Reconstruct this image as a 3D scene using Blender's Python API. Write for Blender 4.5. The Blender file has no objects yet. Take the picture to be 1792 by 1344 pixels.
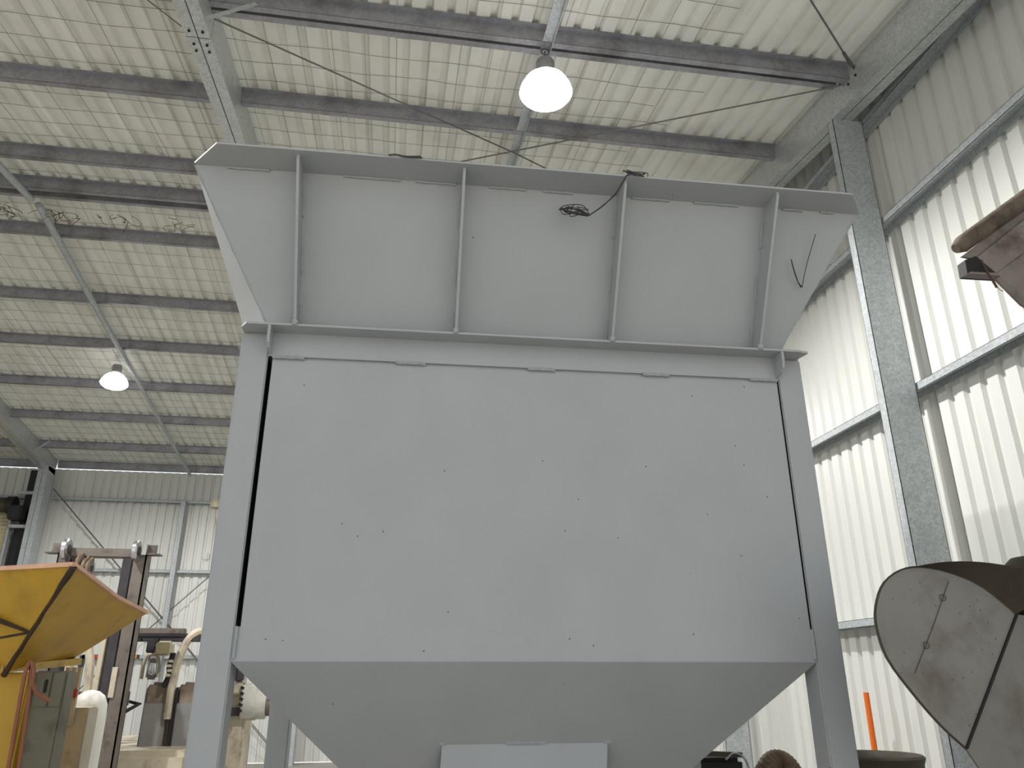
import bpy, bmesh, math, random
from mathutils import Vector, Matrix
random.seed(7)
S = bpy.context.scene
COL = S.collection
rad = math.radians

# ------------------------------------------------------------------ camera
YAW, PITCH, ROLL = rad(9.05), rad(21.15), rad(-0.13)
fwd = Vector((math.sin(YAW)*math.cos(PITCH), math.cos(YAW)*math.cos(PITCH), math.sin(PITCH)))
rgt = Vector((math.cos(YAW), -math.sin(YAW), 0))
up = rgt.cross(fwd)
r2 = rgt*math.cos(ROLL) + up*math.sin(ROLL)
u2 = up*math.cos(ROLL) - rgt*math.sin(ROLL)
cam_data = bpy.data.cameras.new('camera')
cam = bpy.data.objects.new('camera', cam_data)
COL.objects.link(cam)
m = Matrix.Identity(4)
for i in range(3):
    m[i][0], m[i][1], m[i][2] = r2[i], u2[i], -fwd[i]
m[0][3], m[1][3], m[2][3] = 0, 0, 1.65
cam.matrix_world = m
cam_data.sensor_fit = 'HORIZONTAL'
cam_data.sensor_width = 36.0
cam_data.lens = 1345.0/1792.0*36.0
cam_data.clip_start = 0.05
S.camera = cam

# ------------------------------------------------------------------ world, exposure
world = bpy.data.worlds.new('overcast_sky')
S.world = world
world.use_nodes = True
wn = world.node_tree.nodes
bg = wn['Background']
bg.inputs['Color'].default_value = (0.93, 0.965, 1.0, 1)
bg.inputs['Strength'].default_value = 0.78
S.view_settings.view_transform = 'Standard'
S.view_settings.look = 'None'
S.view_settings.gamma = 1.0
S.view_settings.use_curve_mapping = False
S.view_settings.exposure = 0.35
sun_d = bpy.data.lights.new('sun', 'SUN'); sun_d.energy = 3.6; sun_d.angle = rad(.6); sun_d.color = (1, .97, .92)
sun = bpy.data.objects.new('sun', sun_d); COL.objects.link(sun)
sun.rotation_euler = Vector((.16, -.30, -.94)).to_track_quat('-Z', 'Y').to_euler()
LAMP_POWER = 620.0

# ------------------------------------------------------------------ materials
def lin(c):
    return tuple(((x/255)/12.92 if x/255 <= .04045 else ((x/255+.055)/1.055)**2.4) for x in c)

def mat(name, rgb, rough=.55, metal=0.0, var=.12, scale=6.0, spots=None, bump=0.0, bscale=60.0, dark=None, dscale=2.0, dlo=.52, dhi=.75):
    """painted / metal surface: base colour with noise variation, optional dirt blotches in a second colour, fine relief"""
    mt = bpy.data.materials.new(name)
    mt.use_nodes = True
    nt = mt.node_tree
    n, l = nt.nodes, nt.links
    b = n['Principled BSDF']
    b.inputs['Roughness'].default_value = rough
    b.inputs['Metallic'].default_value = metal
    tc = n.new('ShaderNodeTexCoord')
    base = lin(rgb)
    nz = n.new('ShaderNodeTexNoise')
    nz.inputs['Scale'].default_value = scale
    nz.inputs['Detail'].default_value = 5
    l.new(tc.outputs['Object'], nz.inputs['Vector'])
    cr = n.new('ShaderNodeValToRGB')
    cr.color_ramp.elements[0].position = .3
    cr.color_ramp.elements[1].position = .7
    cr.color_ramp.elements[0].color = tuple(x*(1-var) for x in base)+(1,)
    cr.color_ramp.elements[1].color = tuple(min(1, x*(1+var)) for x in base)+(1,)
    l.new(nz.outputs['Fac'], cr.inputs['Fac'])
    out = cr.outputs['Color']
    if dark:
        n2 = n.new('ShaderNodeTexNoise')
        n2.inputs['Scale'].default_value = dscale
        n2.inputs['Detail'].default_value = 8
        n2.inputs['Roughness'].default_value = .65
        l.new(tc.outputs['Object'], n2.inputs['Vector'])
        mr = n.new('ShaderNodeMapRange')
        mr.inputs['From Min'].default_value = dlo
        mr.inputs['From Max'].default_value = dhi
        l.new(n2.outputs['Fac'], mr.inputs['Value'])
        mx = n.new('ShaderNodeMix'); mx.data_type = 'RGBA'
        l.new(mr.outputs['Result'], mx.inputs['Factor'])
        l.new(out, mx.inputs['A'])
        mx.inputs['B'].default_value = lin(dark)+(1,)
        out = mx.outputs['Result']
    if spots:
        vo = n.new('ShaderNodeTexVoronoi')
        vo.inputs['Scale'].default_value = spots[0]
        l.new(tc.outputs['Object'], vo.inputs['Vector'])
        c2 = n.new('ShaderNodeValToRGB')
        c2.color_ramp.elements[0].color = (1-spots[1],)*3+(1,)
        c2.color_ramp.elements[1].color = (1+spots[1],)*3+(1,)
        sep = n.new('ShaderNodeSeparateColor')
        l.new(vo.outputs['Color'], sep.inputs['Color'])
        l.new(sep.outputs['Red'], c2.inputs['Fac'])
        mx = n.new('ShaderNodeMix'); mx.data_type = 'RGBA'; mx.blend_type = 'MULTIPLY'
        mx.inputs['Factor'].default_value = 1
        l.new(out, mx.inputs['A']); l.new(c2.outputs['Color'], mx.inputs['B'])
        out = mx.outputs['Result']
    l.new(out, b.inputs['Base Color'])
    if bump:
        n3 = n.new('ShaderNodeTexNoise')
        n3.inputs['Scale'].default_value = bscale
        n3.inputs['Detail'].default_value = 3
        l.new(tc.outputs['Object'], n3.inputs['Vector'])
        bp = n.new('ShaderNodeBump')
        bp.inputs['Strength'].default_value = bump
        bp.inputs['Distance'].default_value = .004
        l.new(n3.outputs['Fac'], bp.inputs['Height'])
        l.new(bp.outputs['Normal'], b.inputs['Normal'])
    return mt

def specks(mt, scale, size, rgb, share):
    nt = mt.node_tree; n, l = nt.nodes, nt.links
    b = n['Principled BSDF']; src = b.inputs['Base Color'].links[0].from_socket
    tc = n.new('ShaderNodeTexCoord'); vo = n.new('ShaderNodeTexVoronoi'); vo.inputs['Scale'].default_value = scale
    l.new(tc.outputs['Object'], vo.inputs['Vector'])
    lt = n.new('ShaderNodeMath'); lt.operation = 'LESS_THAN'; lt.inputs[1].default_value = size
    l.new(vo.outputs['Distance'], lt.inputs[0])
    sp = n.new('ShaderNodeSeparateColor'); l.new(vo.outputs['Color'], sp.inputs['Color'])
    l2 = n.new('ShaderNodeMath'); l2.operation = 'LESS_THAN'; l2.inputs[1].default_value = share
    l.new(sp.outputs['Green'], l2.inputs[0])
    mu = n.new('ShaderNodeMath'); mu.operation = 'MULTIPLY'
    l.new(lt.outputs[0], mu.inputs[0]); l.new(l2.outputs[0], mu.inputs[1])
    mx = n.new('ShaderNodeMix'); mx.data_type = 'RGBA'
    l.new(mu.outputs[0], mx.inputs['Factor']); l.new(src, mx.inputs['A']); mx.inputs['B'].default_value = lin(rgb)+(1,)
    l.new(mx.outputs['Result'], b.inputs['Base Color'])

def emit(name, rgb, strength):
    mt = bpy.data.materials.new(name)
    mt.use_nodes = True
    b = mt.node_tree.nodes['Principled BSDF']
    b.inputs['Base Color'].default_value = lin(rgb)+(1,)
    b.inputs['Emission Color'].default_value = lin(rgb)+(1,)
    b.inputs['Emission Strength'].default_value = strength
    return mt

M = {}
M['hopper'] = mat('pale_grey_blue_enamel', (172, 175, 177), .48, 0, .035, 3.0, bump=.12, bscale=90)
specks(M['hopper'], 13, .04, (48, 48, 52), .10)
M['weld'] = mat('painted_weld_bead', (164, 170, 172), .5, 0, .10, 60, bump=.5, bscale=140)
M['roof_sheet'] = mat('off_white_roof_sheet', (234, 234, 227), .5, 0, .05, 1.6, dark=(206, 203, 193), dscale=1.1, dlo=.5, dhi=.85)
M['wall_sheet'] = mat('off_white_wall_sheet', (220, 221, 216), .38, 0, .04, 1.5, dark=(182, 178, 166), dscale=.9, dlo=.55, dhi=.9)
M['galv'] = mat('galvanised_steel', (178, 184, 186), .45, .08, .06, 9, spots=(55, .16))
M['galv_dark'] = mat('weathered_galvanised_purlin', (160, 160, 166), .42, .5, .08, 5, spots=(40, .10), dark=(112, 106, 106), dscale=1.6)
M['galv_rafter'] = mat('bright_galvanised_rafter', (206, 210, 210), .38, .6, .05, 9, spots=(55, .14))
M['wire'] = mat('dark_mesh_wire', (96, 92, 88), .6, .3)
M['rod'] = mat('brace_rod_steel', (110, 108, 108), .45, .6)
M['concrete'] = mat('concrete_slab', (160, 158, 152), .8, 0, .10, 1.2, dark=(114, 111, 106), dscale=.6, bump=.2, bscale=30)
M['gravel'] = mat('pale_gravel_yard', (180, 177, 168), .9, 0, .14, 4, bump=.6, bscale=25)
M['dark'] = mat('black_rubbery_dirt_and_shade', (30, 28, 28), .7, 0, .2, 8)  # also the painted shade in the hopper post slots
M['black_paint'] = mat('black_paint', (36, 36, 38), .5, 0, .15, 8)
M['yellow'] = mat('worn_yellow_paint', (192, 150, 40), .5, 0, .08, 4, dark=(150, 114, 42), dscale=3.0, dlo=.5, dhi=.78)
M['yellow_pale'] = mat('pale_yellow_paint', (206, 172, 88), .5, 0, .10, 6, dark=(120, 92, 52), dscale=5, dlo=.6, dhi=.8)
M['primer'] = mat('pinkish_primer_edge', (222, 176, 148), .6, 0, .12, 10)
M['grime'] = mat('dark_brown_grime', (62, 46, 30), .8, 0, .25, 14)
M['mast'] = mat('grey_brown_mast_steel', (112, 104, 96), .5, .3, .15, 8, dark=(58, 48, 46), dscale=6)
M['mast_dark'] = mat('greasy_dark_channel', (62, 58, 62), .45, .3, .2, 8)
M['beige'] = mat('worn_beige_paint', (190, 180, 158), .5, 0, .12, 6, dark=(120, 104, 88), dscale=5)
M['chrome'] = mat('bright_roller_steel', (205, 205, 205), .2, .9, .05)
M['cabinet'] = mat('khaki_grey_cabinet', (118, 114, 96), .5, 0, .10, 5, dark=(74, 68, 56), dscale=6)
M['hose_red'] = mat('salmon_red_hose', (146, 90, 62), .5, 0, .14, 12)
M['hose_brown'] = mat('brown_flexible_hose', (112, 92, 72), .6, 0, .18, 20)
M['white'] = mat('off_white_paint', (206, 204, 196), .45, 0, .06, 6, dark=(150, 140, 128), dscale=4)
M['red'] = mat('red_plastic', (176, 52, 40), .4, 0, .1)
M['amber'] = mat('amber_plastic', (196, 120, 50), .4, 0, .1)
M['green'] = mat('faded_green_label', (120, 158, 128), .5, 0, .1)
M['yellow_cap'] = mat('yellow_plastic_cap', (224, 196, 60), .4, 0, .08)
M['lens'] = mat('amber_clear_lens', (150, 140, 110), .2, 0, .1)
M['seat'] = mat('worn_brown_vinyl', (128, 114, 98), .6, 0, .16, 10, dark=(70, 58, 50), dscale=6)
M['grey_cowl'] = mat('mid_grey_paint', (128, 126, 124), .5, 0, .1, 5)
M['hood'] = mat('worn_grey_hood_steel', (132, 129, 123), .5, .1, .08, 4, dark=(86, 74, 58), dscale=3.4, dlo=.50, dhi=.80, bump=.1, bscale=30)
specks(M['hood'], 40, .10, (66, 58, 50), .15)
M['hood_dark'] = mat('rusty_and_shaded_hood_steel', (70, 63, 50), .6, .1, .2, 5, dark=(48, 40, 32), dscale=4)  # on the hood brow this dark tone is painted shade
M['dusty'] = mat('dusty_mauve_steel', (134, 124, 118), .7, 0, .14, 8, dark=(84, 74, 64), dscale=5, dlo=.5, dhi=.72)
M['rim_dirt'] = mat('dirt_caked_rim', (104, 92, 80), .85, 0, .25, 14, dark=(66, 56, 46), dscale=9, dlo=.45, dhi=.7, bump=.8, bscale=60)
M['orange'] = mat('orange_plastic_pole', (232, 112, 32), .4, 0, .06)
M['twine'] = mat('grey_baling_twine', (70, 68, 70), .8, 0, .2, 30)
M['nest'] = mat('dry_twigs_and_straw', (92, 70, 56), .9, 0, .3, 30)
M['door'] = mat('cream_roller_curtain', (196, 184, 152), .5, 0, .06, 3)
M['lamp_metal'] = mat('lamp_cast_housing', (150, 150, 152), .4, .4)
M['lamp_shade'] = emit('lamp_glowing_acrylic', (255, 250, 250), 2.0)
M['lamp_glow'] = emit('lamp_glowing_lens', (255, 252, 250), 26.0)

# ------------------------------------------------------------------ mesh builder
class MB:
    def __init__(s): s.v = []; s.f = []; s.smooth = False
    def add(s, vs, fs):
        o = len(s.v)
        s.v += [tuple(x) for x in vs]
        s.f += [tuple(i+o for i in f) for f in fs]
        return s
    def box(s, a, b):
        x0, y0, z0 = a; x1, y1, z1 = b
        x0, x1 = min(x0, x1), max(x0, x1); y0, y1 = min(y0, y1), max(y0, y1); z0, z1 = min(z0, z1), max(z0, z1)
        vs = [(x0,y0,z0),(x1,y0,z0),(x1,y1,z0),(x0,y1,z0),(x0,y0,z1),(x1,y0,z1),(x1,y1,z1),(x0,y1,z1)]
        return s.add(vs, [(0,3,2,1),(4,5,6,7),(0,1,5,4),(1,2,6,5),(2,3,7,6),(3,0,4,7)])
    def prism(s, poly, d):
        """planar polygon (3-D points) pushed along vector d"""
        n = len(poly); d = Vector(d)
        vs = [Vector(p) for p in poly]; vs += [p+d for p in vs]
        fs = [tuple(range(n))[::-1], tuple(range(n, 2*n))]
        fs += [(i, (i+1) % n, (i+1) % n+n, i+n) for i in range(n)]
        return s.add(vs, fs)
    def bar(s, a, b, w, h, upv=(0,0,1)):
        a, b = Vector(a), Vector(b); d = (b-a).normalized(); upv = Vector(upv)
        sx = d.cross(upv)
        if sx.length < 1e-4: sx = d.cross(Vector((0,1,0)))
        sx.normalize(); sy = sx.cross(d).normalized()
        q = [a+sx*i*w/2+sy*j*h/2 for i, j in ((-1,-1),(1,-1),(1,1),(-1,1))]
        return s.prism(q, b-a)
    def tube(s, pts, r, n=8, closed=True):
        pts = [Vector(p) for p in pts]; k = len(pts)
        rs = r if isinstance(r, (list, tuple)) else [r]*k
        prev = None; rings = []
        for i, p in enumerate(pts):
            t = (pts[min(i+1, k-1)]-pts[max(i-1, 0)]).normalized()
            if prev is None:
                ref = Vector((0,0,1)) if abs(t.z) < .9 else Vector((1,0,0))
                prev = t.cross(ref).normalized()
            prev = (prev-t*prev.dot(t)).normalized()
            bn = t.cross(prev)
            rings.append([p+prev*math.cos(2*math.pi*j/n)*rs[i]+bn*math.sin(2*math.pi*j/n)*rs[i] for j in range(n)])
        vs = [v for rg in rings for v in rg]; fs = []
        for i in range(k-1):
            for j in range(n):
                a = i*n+j; b = i*n+(j+1) % n
                fs.append((a, b, b+n, a+n))
        if closed:
            fs.append(tuple(range(n))[::-1]); fs.append(tuple(range((k-1)*n, k*n)))
        return s.add(vs, fs)
    def cyl(s, a, b, r, n=16): return s.tube([a, b], r, n)
    def lathe(s, prof, c, n=24):
        """prof: list of (radius, z) about the vertical axis through c"""
        c = Vector(c); vs = []; fs = []
        for r, z in prof:
            for j in range(n):
                t = 2*math.pi*j/n
                vs.append(c+Vector((r*math.cos(t), r*math.sin(t), z)))
        for i in range(len(prof)-1):
            for j in range(n):
                a = i*n+j; b = i*n+(j+1) % n
                fs.append((a, b, b+n, a+n))
        return s.add(vs, fs)
    def mesh(s, name, material, smooth=False, bevel=0):
        me = bpy.data.meshes.new(name)
        me.from_pydata(s.v, [], s.f)
        bm = bmesh.new(); bm.from_mesh(me)
        bmesh.ops.recalc_face_normals(bm, faces=bm.faces)
        if bevel:
            es = [e for e in bm.edges if len(e.link_faces) == 2 and e.calc_face_angle() > .5]
            bmesh.ops.bevel(bm, geom=es, offset=bevel, segments=2, affect='EDGES', clamp_overlap=True)
        bm.to_mesh(me); bm.free()
        if smooth:
            for p in me.polygons: p.use_smooth = True
            try: me.set_sharp_from_angle(angle=rad(40))
            except Exception: pass
        me.materials.append(material)
        return me
    def build(s, name, material, parent=None, smooth=False, bevel=0):
        return put(name, s.mesh(name, material, smooth, bevel), parent)

def put(name, me, parent=None, loc=(0,0,0), rot=(0,0,0), scale=(1,1,1)):
    o = bpy.data.objects.new(name, me)
    COL.objects.link(o)
    o.location = loc; o.rotation_euler = rot; o.scale = scale
    if parent: o.parent = parent
    return o
def empty(name, loc=(0,0,0), rz=0, parent=None):
    o = bpy.data.objects.new(name, None)
    COL.objects.link(o)
    o.empty_display_size = .1
    o.location = loc; o.rotation_euler = (0,0,rz)
    if parent: o.parent = parent
    return o
def tag(o, label=None, cat=None, group=None, kind=None):
    if label: o['label'] = label
    if cat: o['category'] = cat
    if group: o['group'] = group
    if kind: o['kind'] = kind
    return o
def rel(root):
    """returns a function turning world points into the root's local points (root unrotated)"""
    L = Vector(root.location)
    return lambda *p: tuple(Vector(p)-L)

# ================================================================== THE SHED
T = math.tan(rad(7.45))
CT = math.cos(rad(7.45))
YR, ZR = 9.45, 7.72
def roof(y): return ZR - T*abs(y-YR)
Y0, Y1 = 0.0, 18.9            # front (open) and back eaves
XL, XR = -19.95, 4.60
FR = [-19.76, -13.76, -7.84, -1.857, 4.205]   # portal frame centre lines

def sheet_mesh(name, material, length, n_ribs=4, pitch=.19, depth=.038, base=.076, top=.044):
    """ribbed cladding sheet: lies in local XY (X across, Y along), ribs rise to +Z; a 10 mm side lap"""
    b = MB(); prof = []
    W = n_ribs*pitch
    for i in range(n_ribs):
        x0 = i*pitch; c = x0+pitch/2
        prof += [(x0, 0), (c-base/2, 0), (c-top/2, depth), (c+top/2, depth), (c+base/2, 0)]
    prof.append((W+.012, 0))
    k = len(prof)
    vs = []
    for yy in (0, length):
        for x, z in prof: vs.append((x, yy, z-.006*x/W))
    b.add(vs, [(i, i+1, i+1+k, i+k) for i in range(k-1)])
    me = bpy.data.meshes.new(name)
    me.from_pydata(b.v, [], b.f)
    me.materials.append(material)
    return me

def zsec(name, material, length, web, fl, lip=.016, t=.004, mirror=1):
    """Z/C purlin along +X; web in XZ plane, top at z=0; lower flange towards +Y with an up-turned lip, upper flange to -Y"""
    b = MB()
    b.box((0, 0, -web), (length, t, 0))
    b.box((0, 0, -web), (length, mirror*fl, -web+t))
    b.box((0, mirror*fl-mirror*t, -web), (length, mirror*fl, -web+lip))
    b.box((0, 0, -t), (length, -mirror*fl*.85, 0))
    return b.mesh(name, material)

# ---- ceiling
ceiling = tag(empty('ceiling', (0, 0, 0)), 'ribbed off-white gable roof seen from below on steel purlins', kind='structure')
SL = (YR-Y0+.35)/CT
me_roof = sheet_mesh('roof_sheet', M['roof_sheet'], SL)
nsh = int((XR+.1-XL)/.76)+1
for i in range(nsh):
    x = XL+i*.76
    # near slope: ridge to front eave; local +Y points up the slope
    put('roof_sheet', me_roof, ceiling, (x, Y0-.35, roof(Y0-.35)), (rad(7.45), 0, 0))
    put('roof_sheet', me_roof, ceiling, (x+.76, Y1+.35, roof(Y1+.35)), (rad(7.45), 0, math.pi))
cap = MB()
cap.prism([(XL, YR-.32, roof(YR-.32)+.034), (XL, YR, ZR+.04), (XL, YR+.32, roof(YR+.32)+.034), (XL, YR+.32, roof(YR+.32)+.038), (XL, YR, ZR+.046), (XL, YR-.32, roof(YR-.32)+.038)], (XR+.1-XL, 0, 0))
cap.build('ridge_cap', M['roof_sheet'], ceiling)

# purlins, one object for each span between frames
PUR = [2.2, 3.72, 5.21, 6.66, 8.24, 9.04, 9.25, 10.14, 11.77, 13.18, 14.71, 16.19, 17.71]
HB = .105
spans = [(FR[i]+HB, FR[i+1]-HB) for i in range(4)]
me_pur = zsec('purlin', M['galv_dark'], spans[2][1]-spans[2][0], .15, .062)
for a, b in spans:
    for y in PUR:
        put('purlin', me_pur, ceiling, (a, y, roof(y)-(.015 if y < YR else .004)), scale=((b-a)/(spans[2][1]-spans[2][0]), 1, 1))
    put('eave_purlin', me_pur, ceiling, (a, 18.86, roof(18.86)-.003), scale=((b-a)/(spans[2][1]-spans[2][0]), .9, 1.1))
put('purlin', me_pur, ceiling, (spans[3][0], 5.31, roof(5.31)-.022))       # doubled purlin by the lamp

# rafters: pairs of C-sections toe to toe, .38 deep
def rafter(xc, y0, y1):
    h = .38
    b = MB()
    for s in (-1, 1):
        xa, xb = xc+s*.005, xc+s*HB
        b.prism([(xa, y0, roof(y0)-.01), (xa, y1, roof(y1)-.01), (xa, y1, roof(y1)-h), (xa, y0, roof(y0)-h)], (xb-xa, 0, 0))
    b.box((xc-.006, (y0+y1)/2-.02, roof((y0+y1)/2)-h+.02), (xc+.006, (y0+y1)/2+.02, roof((y0+y1)/2)-.05))
    return b.build('rafter', M['galv_rafter'], ceiling)
for i, xc in enumerate(FR):
    if i == 3:
        rafter(xc, .05, 5.44); rafter(xc, 5.452, YR)
    else:
        rafter(xc, .05, YR)
    rafter(xc, YR, 18.8)
# bolts on the rafter soffits
bolt = MB(); bolt.lathe([(0, -.012), (.012, -.012), (.012, 0)], (0, 0, 0), 8)
me_bolt = bolt.mesh('bolt', M['dark'])
for y in (5.36, 5.53, 5.62, 7.45):
    for s in (-1, 1):
        put('bolt', me_bolt, ceiling, (FR[3]+s*.055, y, roof(y)-.38), (rad(7.45), 0, 0))
for i in range(5):
    put('bolt', me_bolt, ceiling, (FR[4]-HB, 5.1+.12*(i % 3)+.02, roof(5.2)-.1-.1*(i//3)), (0, rad(90), 0))
# mid-bay bridging angles under the purlins
def bridging(x, y0, y1, r=None):
    b = MB()
    za = lambda y: roof(y)-.156
    if r is None:
        b.prism([(x-.045, y0, za(y0)), (x+.045, y0, za(y0)), (x+.045, y1, za(y1)), (x-.045, y1, za(y1))], (0, 0, -.005))
        b.prism([(x+.04, y0, za(y0)), (x+.045, y0, za(y0)), (x+.045, y1, za(y1)), (x+.04, y1, za(y1))], (0, 0, -.05))
        return b.build('bridging_angle', M['galv'], ceiling)
    b.tube([(x, y0, za(y0)-r), (x, y1, za(y1)-r)], r, 12)
    return b.build('bridging_pipe', M['galv'], ceiling, smooth=True)
bridging(1.16, 2.2, 8.95)
bridging(1.16, 9.7, 18.6)
bridging(-4.83, .4, 9.3, .045)
bridging(-4.80, 9.45, 13.83, .047)
bridging(-4.80, 13.80, 18.95, .036)
bridging(-10.8, .4, 9.3, .045)
# safety mesh under the sheets: wires across at 300 mm and along at 150 mm
wm = MB()
def wire(a, b, r=.0016):
    wm.tube([a, b], r, 3, closed=False)
for side in (0, 1):
    y = Y0+.15 if side == 0 else YR+.25
    k = 0
    while y < (YR-.1 if side == 0 else Y1-.1):
        for a, b in spans[1:]:
            xe = b if not (abs(b-spans[3][1]) < .01) else 2.72+.25*math.sin(k*2.1)
            n = 14; pts = []
            for q in range(n+1):
                xx = a+(xe-a)*q/n
                pts.append((xx, y+.012*math.sin(q*1.7+k), roof(y)-.012-.006*abs(math.sin(q*.9+k))))
            for q in range(n): wire(pts[q], pts[q+1], .0024)
        y += .30; k += 1
for a, b in spans[1:]:
    x = a+.07
    while x < (b-.05 if b < 4 else 2.75):
        wire((x, Y0+.1, roof(Y0+.1)-.010), (x, YR-.1, roof(YR-.1)-.010), .0018)
        wire((x, YR+.1, roof(YR+.1)-.010), (x, Y1, roof(Y1)-.010), .0018)
        x += .30
tag(wm.build('safety_mesh', M['wire'], ceiling), kind='stuff')
# roof cross bracing rods and fly brace
def rod(name, a, b, r, mt, parent):
    return MB().tube([a, b], r, 6).build(name, mt, parent, smooth=True)
zr_ = lambda x, y, d=.2: (x, y, roof(y)-d)
rod('brace_rod', zr_(-1.74, 5.40, .19), zr_(1.16, 7.05), .008, M['rod'], ceiling)
rod('brace_rod', zr_(1.16, 7.05), zr_(4.10, 8.95), .008, M['rod'], ceiling)
rod('brace_rod', zr_(4.08, 5.27, .19), zr_(1.16, 7.0), .008, M['rod'], ceiling)
rod('brace_rod', zr_(1.16, 7.0), zr_(-1.74, 8.72), .008, M['rod'], ceiling)
rod('brace_rod', zr_(1.5, 2.85), zr_(4.02, 5.03), .008, M['rod'], ceiling)
rod('turnbuckle', zr_(3.80, 4.84), zr_(3.98, 4.995), .016, M['rod'], ceiling)
rod('brace_wire', zr_(-3.1, 4.3, .05), zr_(-1.97, 5.35, .36), .005, M['rod'], ceiling)
fb = MB(); fb.bar((-1.75, 5.20, roof(5.2)-.37), (-1.36, 5.19, roof(5.2)-.152), .036, .006, (0, 1, 0))
fb.build('fly_brace', M['galv'], ceiling)
fb = MB(); fb.bar((-7.75, 17.5, roof(17.5)-.36), (-7.38, 17.35, roof(17.4)-.15), .036, .006, (0, 1, 0))
fb.build('fly_brace', M['galv'], ceiling)

# ---- right wall
wall_r = tag(empty('wall_right', (4.6, 9.4, 0)), 'off-white ribbed steel end wall on galvanised girts', kind='structure')
me_wall = sheet_mesh('wall_sheet', M['wall_sheet'], 1.0)
lw = rel(wall_r)
for i in range(25):
    y = Y0+i*.76
    top = min(roof(min(max(y, Y0), Y1)), roof(min(y+.76, Y1)))+.0
    # local X -> world -Y, local Y -> world Z, local Z (ribs) -> world +X
    o = put('wall_sheet', me_wall, wall_r)
    mw = Matrix(((0, 0, 1, 4.60), (1, 0, 0, y), (0, 1, 0, 0.02), (0, 0, 0, 1)))
    mw = mw @ Matrix.Diagonal((1, top+.03, 1, 1))
    mw.translation -= Vector(wall_r.location)
    o.matrix_local = mw
def girt(parent, p0, length, axis, inner, name='girt', depth=.15, h=.07):
    """C girt on its side: vertical inner flange, web on top; axis 'y' runs along +Y with the wall at +X, 'x' runs along +X with the wall at +Y"""
    b = MB(); t = .004
    if axis == 'y':
        b.box((0, 0, -h), (t, length, 0)); b.box((0, 0, -t), (depth, length, 0)); b.box((0, 0, -h), (.018, length, -h+t)); b.box((depth-t, 0, -h), (depth, length, 0))
    else:
        b.box((0, 0, -h), (length, t, 0)); b.box((0, 0, -t), (length, depth, 0)); b.box((0, 0, -h), (length, .018, -h+t)); b.box((0, depth-t, -h), (length, depth, 0))
    o = b.build(name, M['galv'], parent)
    o.location = p0
    return o
for z in (2.19, 4.055, 5.735):
    girt(wall_r, lw(4.435, .3, z), 18.4, 'y', 1)
girt(wall_r, lw(4.435, 3.6, 6.88), 11.6, 'y', 1)
def mullion(y):
    b = MB(); t = .005; ztop = roof(y)-.38 if y < YR else roof(y+.1)-.38
    b.box((4.10, y, 0), (4.415, y+t, ztop))
    b.box((4.10, y, 0), (4.10+t, y+.092, ztop)); b.box((4.41, y, 0), (4.415, y+.092, ztop))
    b.box((4.10, y+.088, 0), (4.12, y+.092, ztop)); b.box((4.395, y+.088, 0), (4.415, y+.092, ztop))
    o = b.build('wall_column', M['galv'], wall_r)
    o.location = tuple(-Vector(wall_r.location))
for y in (1.55, 5.57, 9.58, 13.6): mullion(y)
for yy in ((.05, .43), (18.42, 18.80)):
    b = MB()
    for s in (-1, 1):
        b.box((FR[4]+s*.005, yy[0], 0), (FR[4]+s*HB, yy[1], roof(yy[0])-.2))
    o = b.build('frame_column', M['galv'], wall_r); o.location = tuple(-Vector(wall_r.location))

# ---- back wall
wall_b = tag(empty('wall_back', (-7.5, 19.1, 0)), 'off-white ribbed steel back wall under the far eave', kind='structure')
lb = rel(wall_b)
me_wall_top = me_wall
for i in range(nsh):
    x = XL+i*.76
    if x < -8.36 and x+.76 > -14.4:
        z0 = .02
    else:
        z0 = .02
    o = put('wall_sheet', me_wall, wall_b)
    mw = Matrix(((-1, 0, 0, x+.76), (0, 0, 1, 19.10), (0, 1, 0, z0), (0, 0, 0, 1))) @ Matrix.Diagonal((1, 6.345-z0, 1, 1))
    mw.translation -= Vector(wall_b.location)
    o.matrix_local = mw
for z in (2.20, 4.05, 5.66):
    for a, b_ in ((-7.75, 4.3),) + (((-19.6, -14.5), (-8.36, -7.97)) if z < 5 else ((-19.6, -7.97),)):
        girt(wall_b, lb(a, 18.95, z), b_-a, 'x', 1)
for xc in (-4.82, 1.2):
    b = MB(); b.box((xc-.06, 18.80, 0), (xc+.06, 18.805, 5.62)); b.box((xc-.06, 18.80, 0), (xc-.055, 18.94, 5.62)); b.box((xc+.055, 18.80, 0), (xc+.06, 18.94, 5.62))
    o = b.build('wall_mullion', M['galv'], wall_b); o.location = tuple(-Vector(wall_b.location))
for xc in FR[:4]:
    for yy in ((18.42, 18.80), (.05, .43)):
        b = MB()
        for s in (-1, 1):
            b.box((xc+s*.005, yy[0], 0), (xc+s*HB, yy[1], roof(yy[0] if yy[0] > 5 else .2)-.30))
        b.box((xc-.006, yy[0]+.1, .1), (xc+.006, yy[1]-.1, 6.0))
        o = b.build('frame_column', M['galv'], wall_b); o.location = tuple(-Vector(wall_b.location))
for a, c in (((-7.72, 18.86, 5.82), (-2.05, 18.86, -.02+.15)), ((-1.98, 18.87, 6.0), (-7.72, 18.87, .12)), ((-7.5, 18.83, 5.6), (-1.98, 18.83, .02))):
    b = MB(); b.tube([Vector(a)-Vector(wall_b.location), Vector(c)-Vector(wall_b.location)], .011, 6)
    b.build('brace_rod', M['rod'], wall_b, smooth=True)

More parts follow.
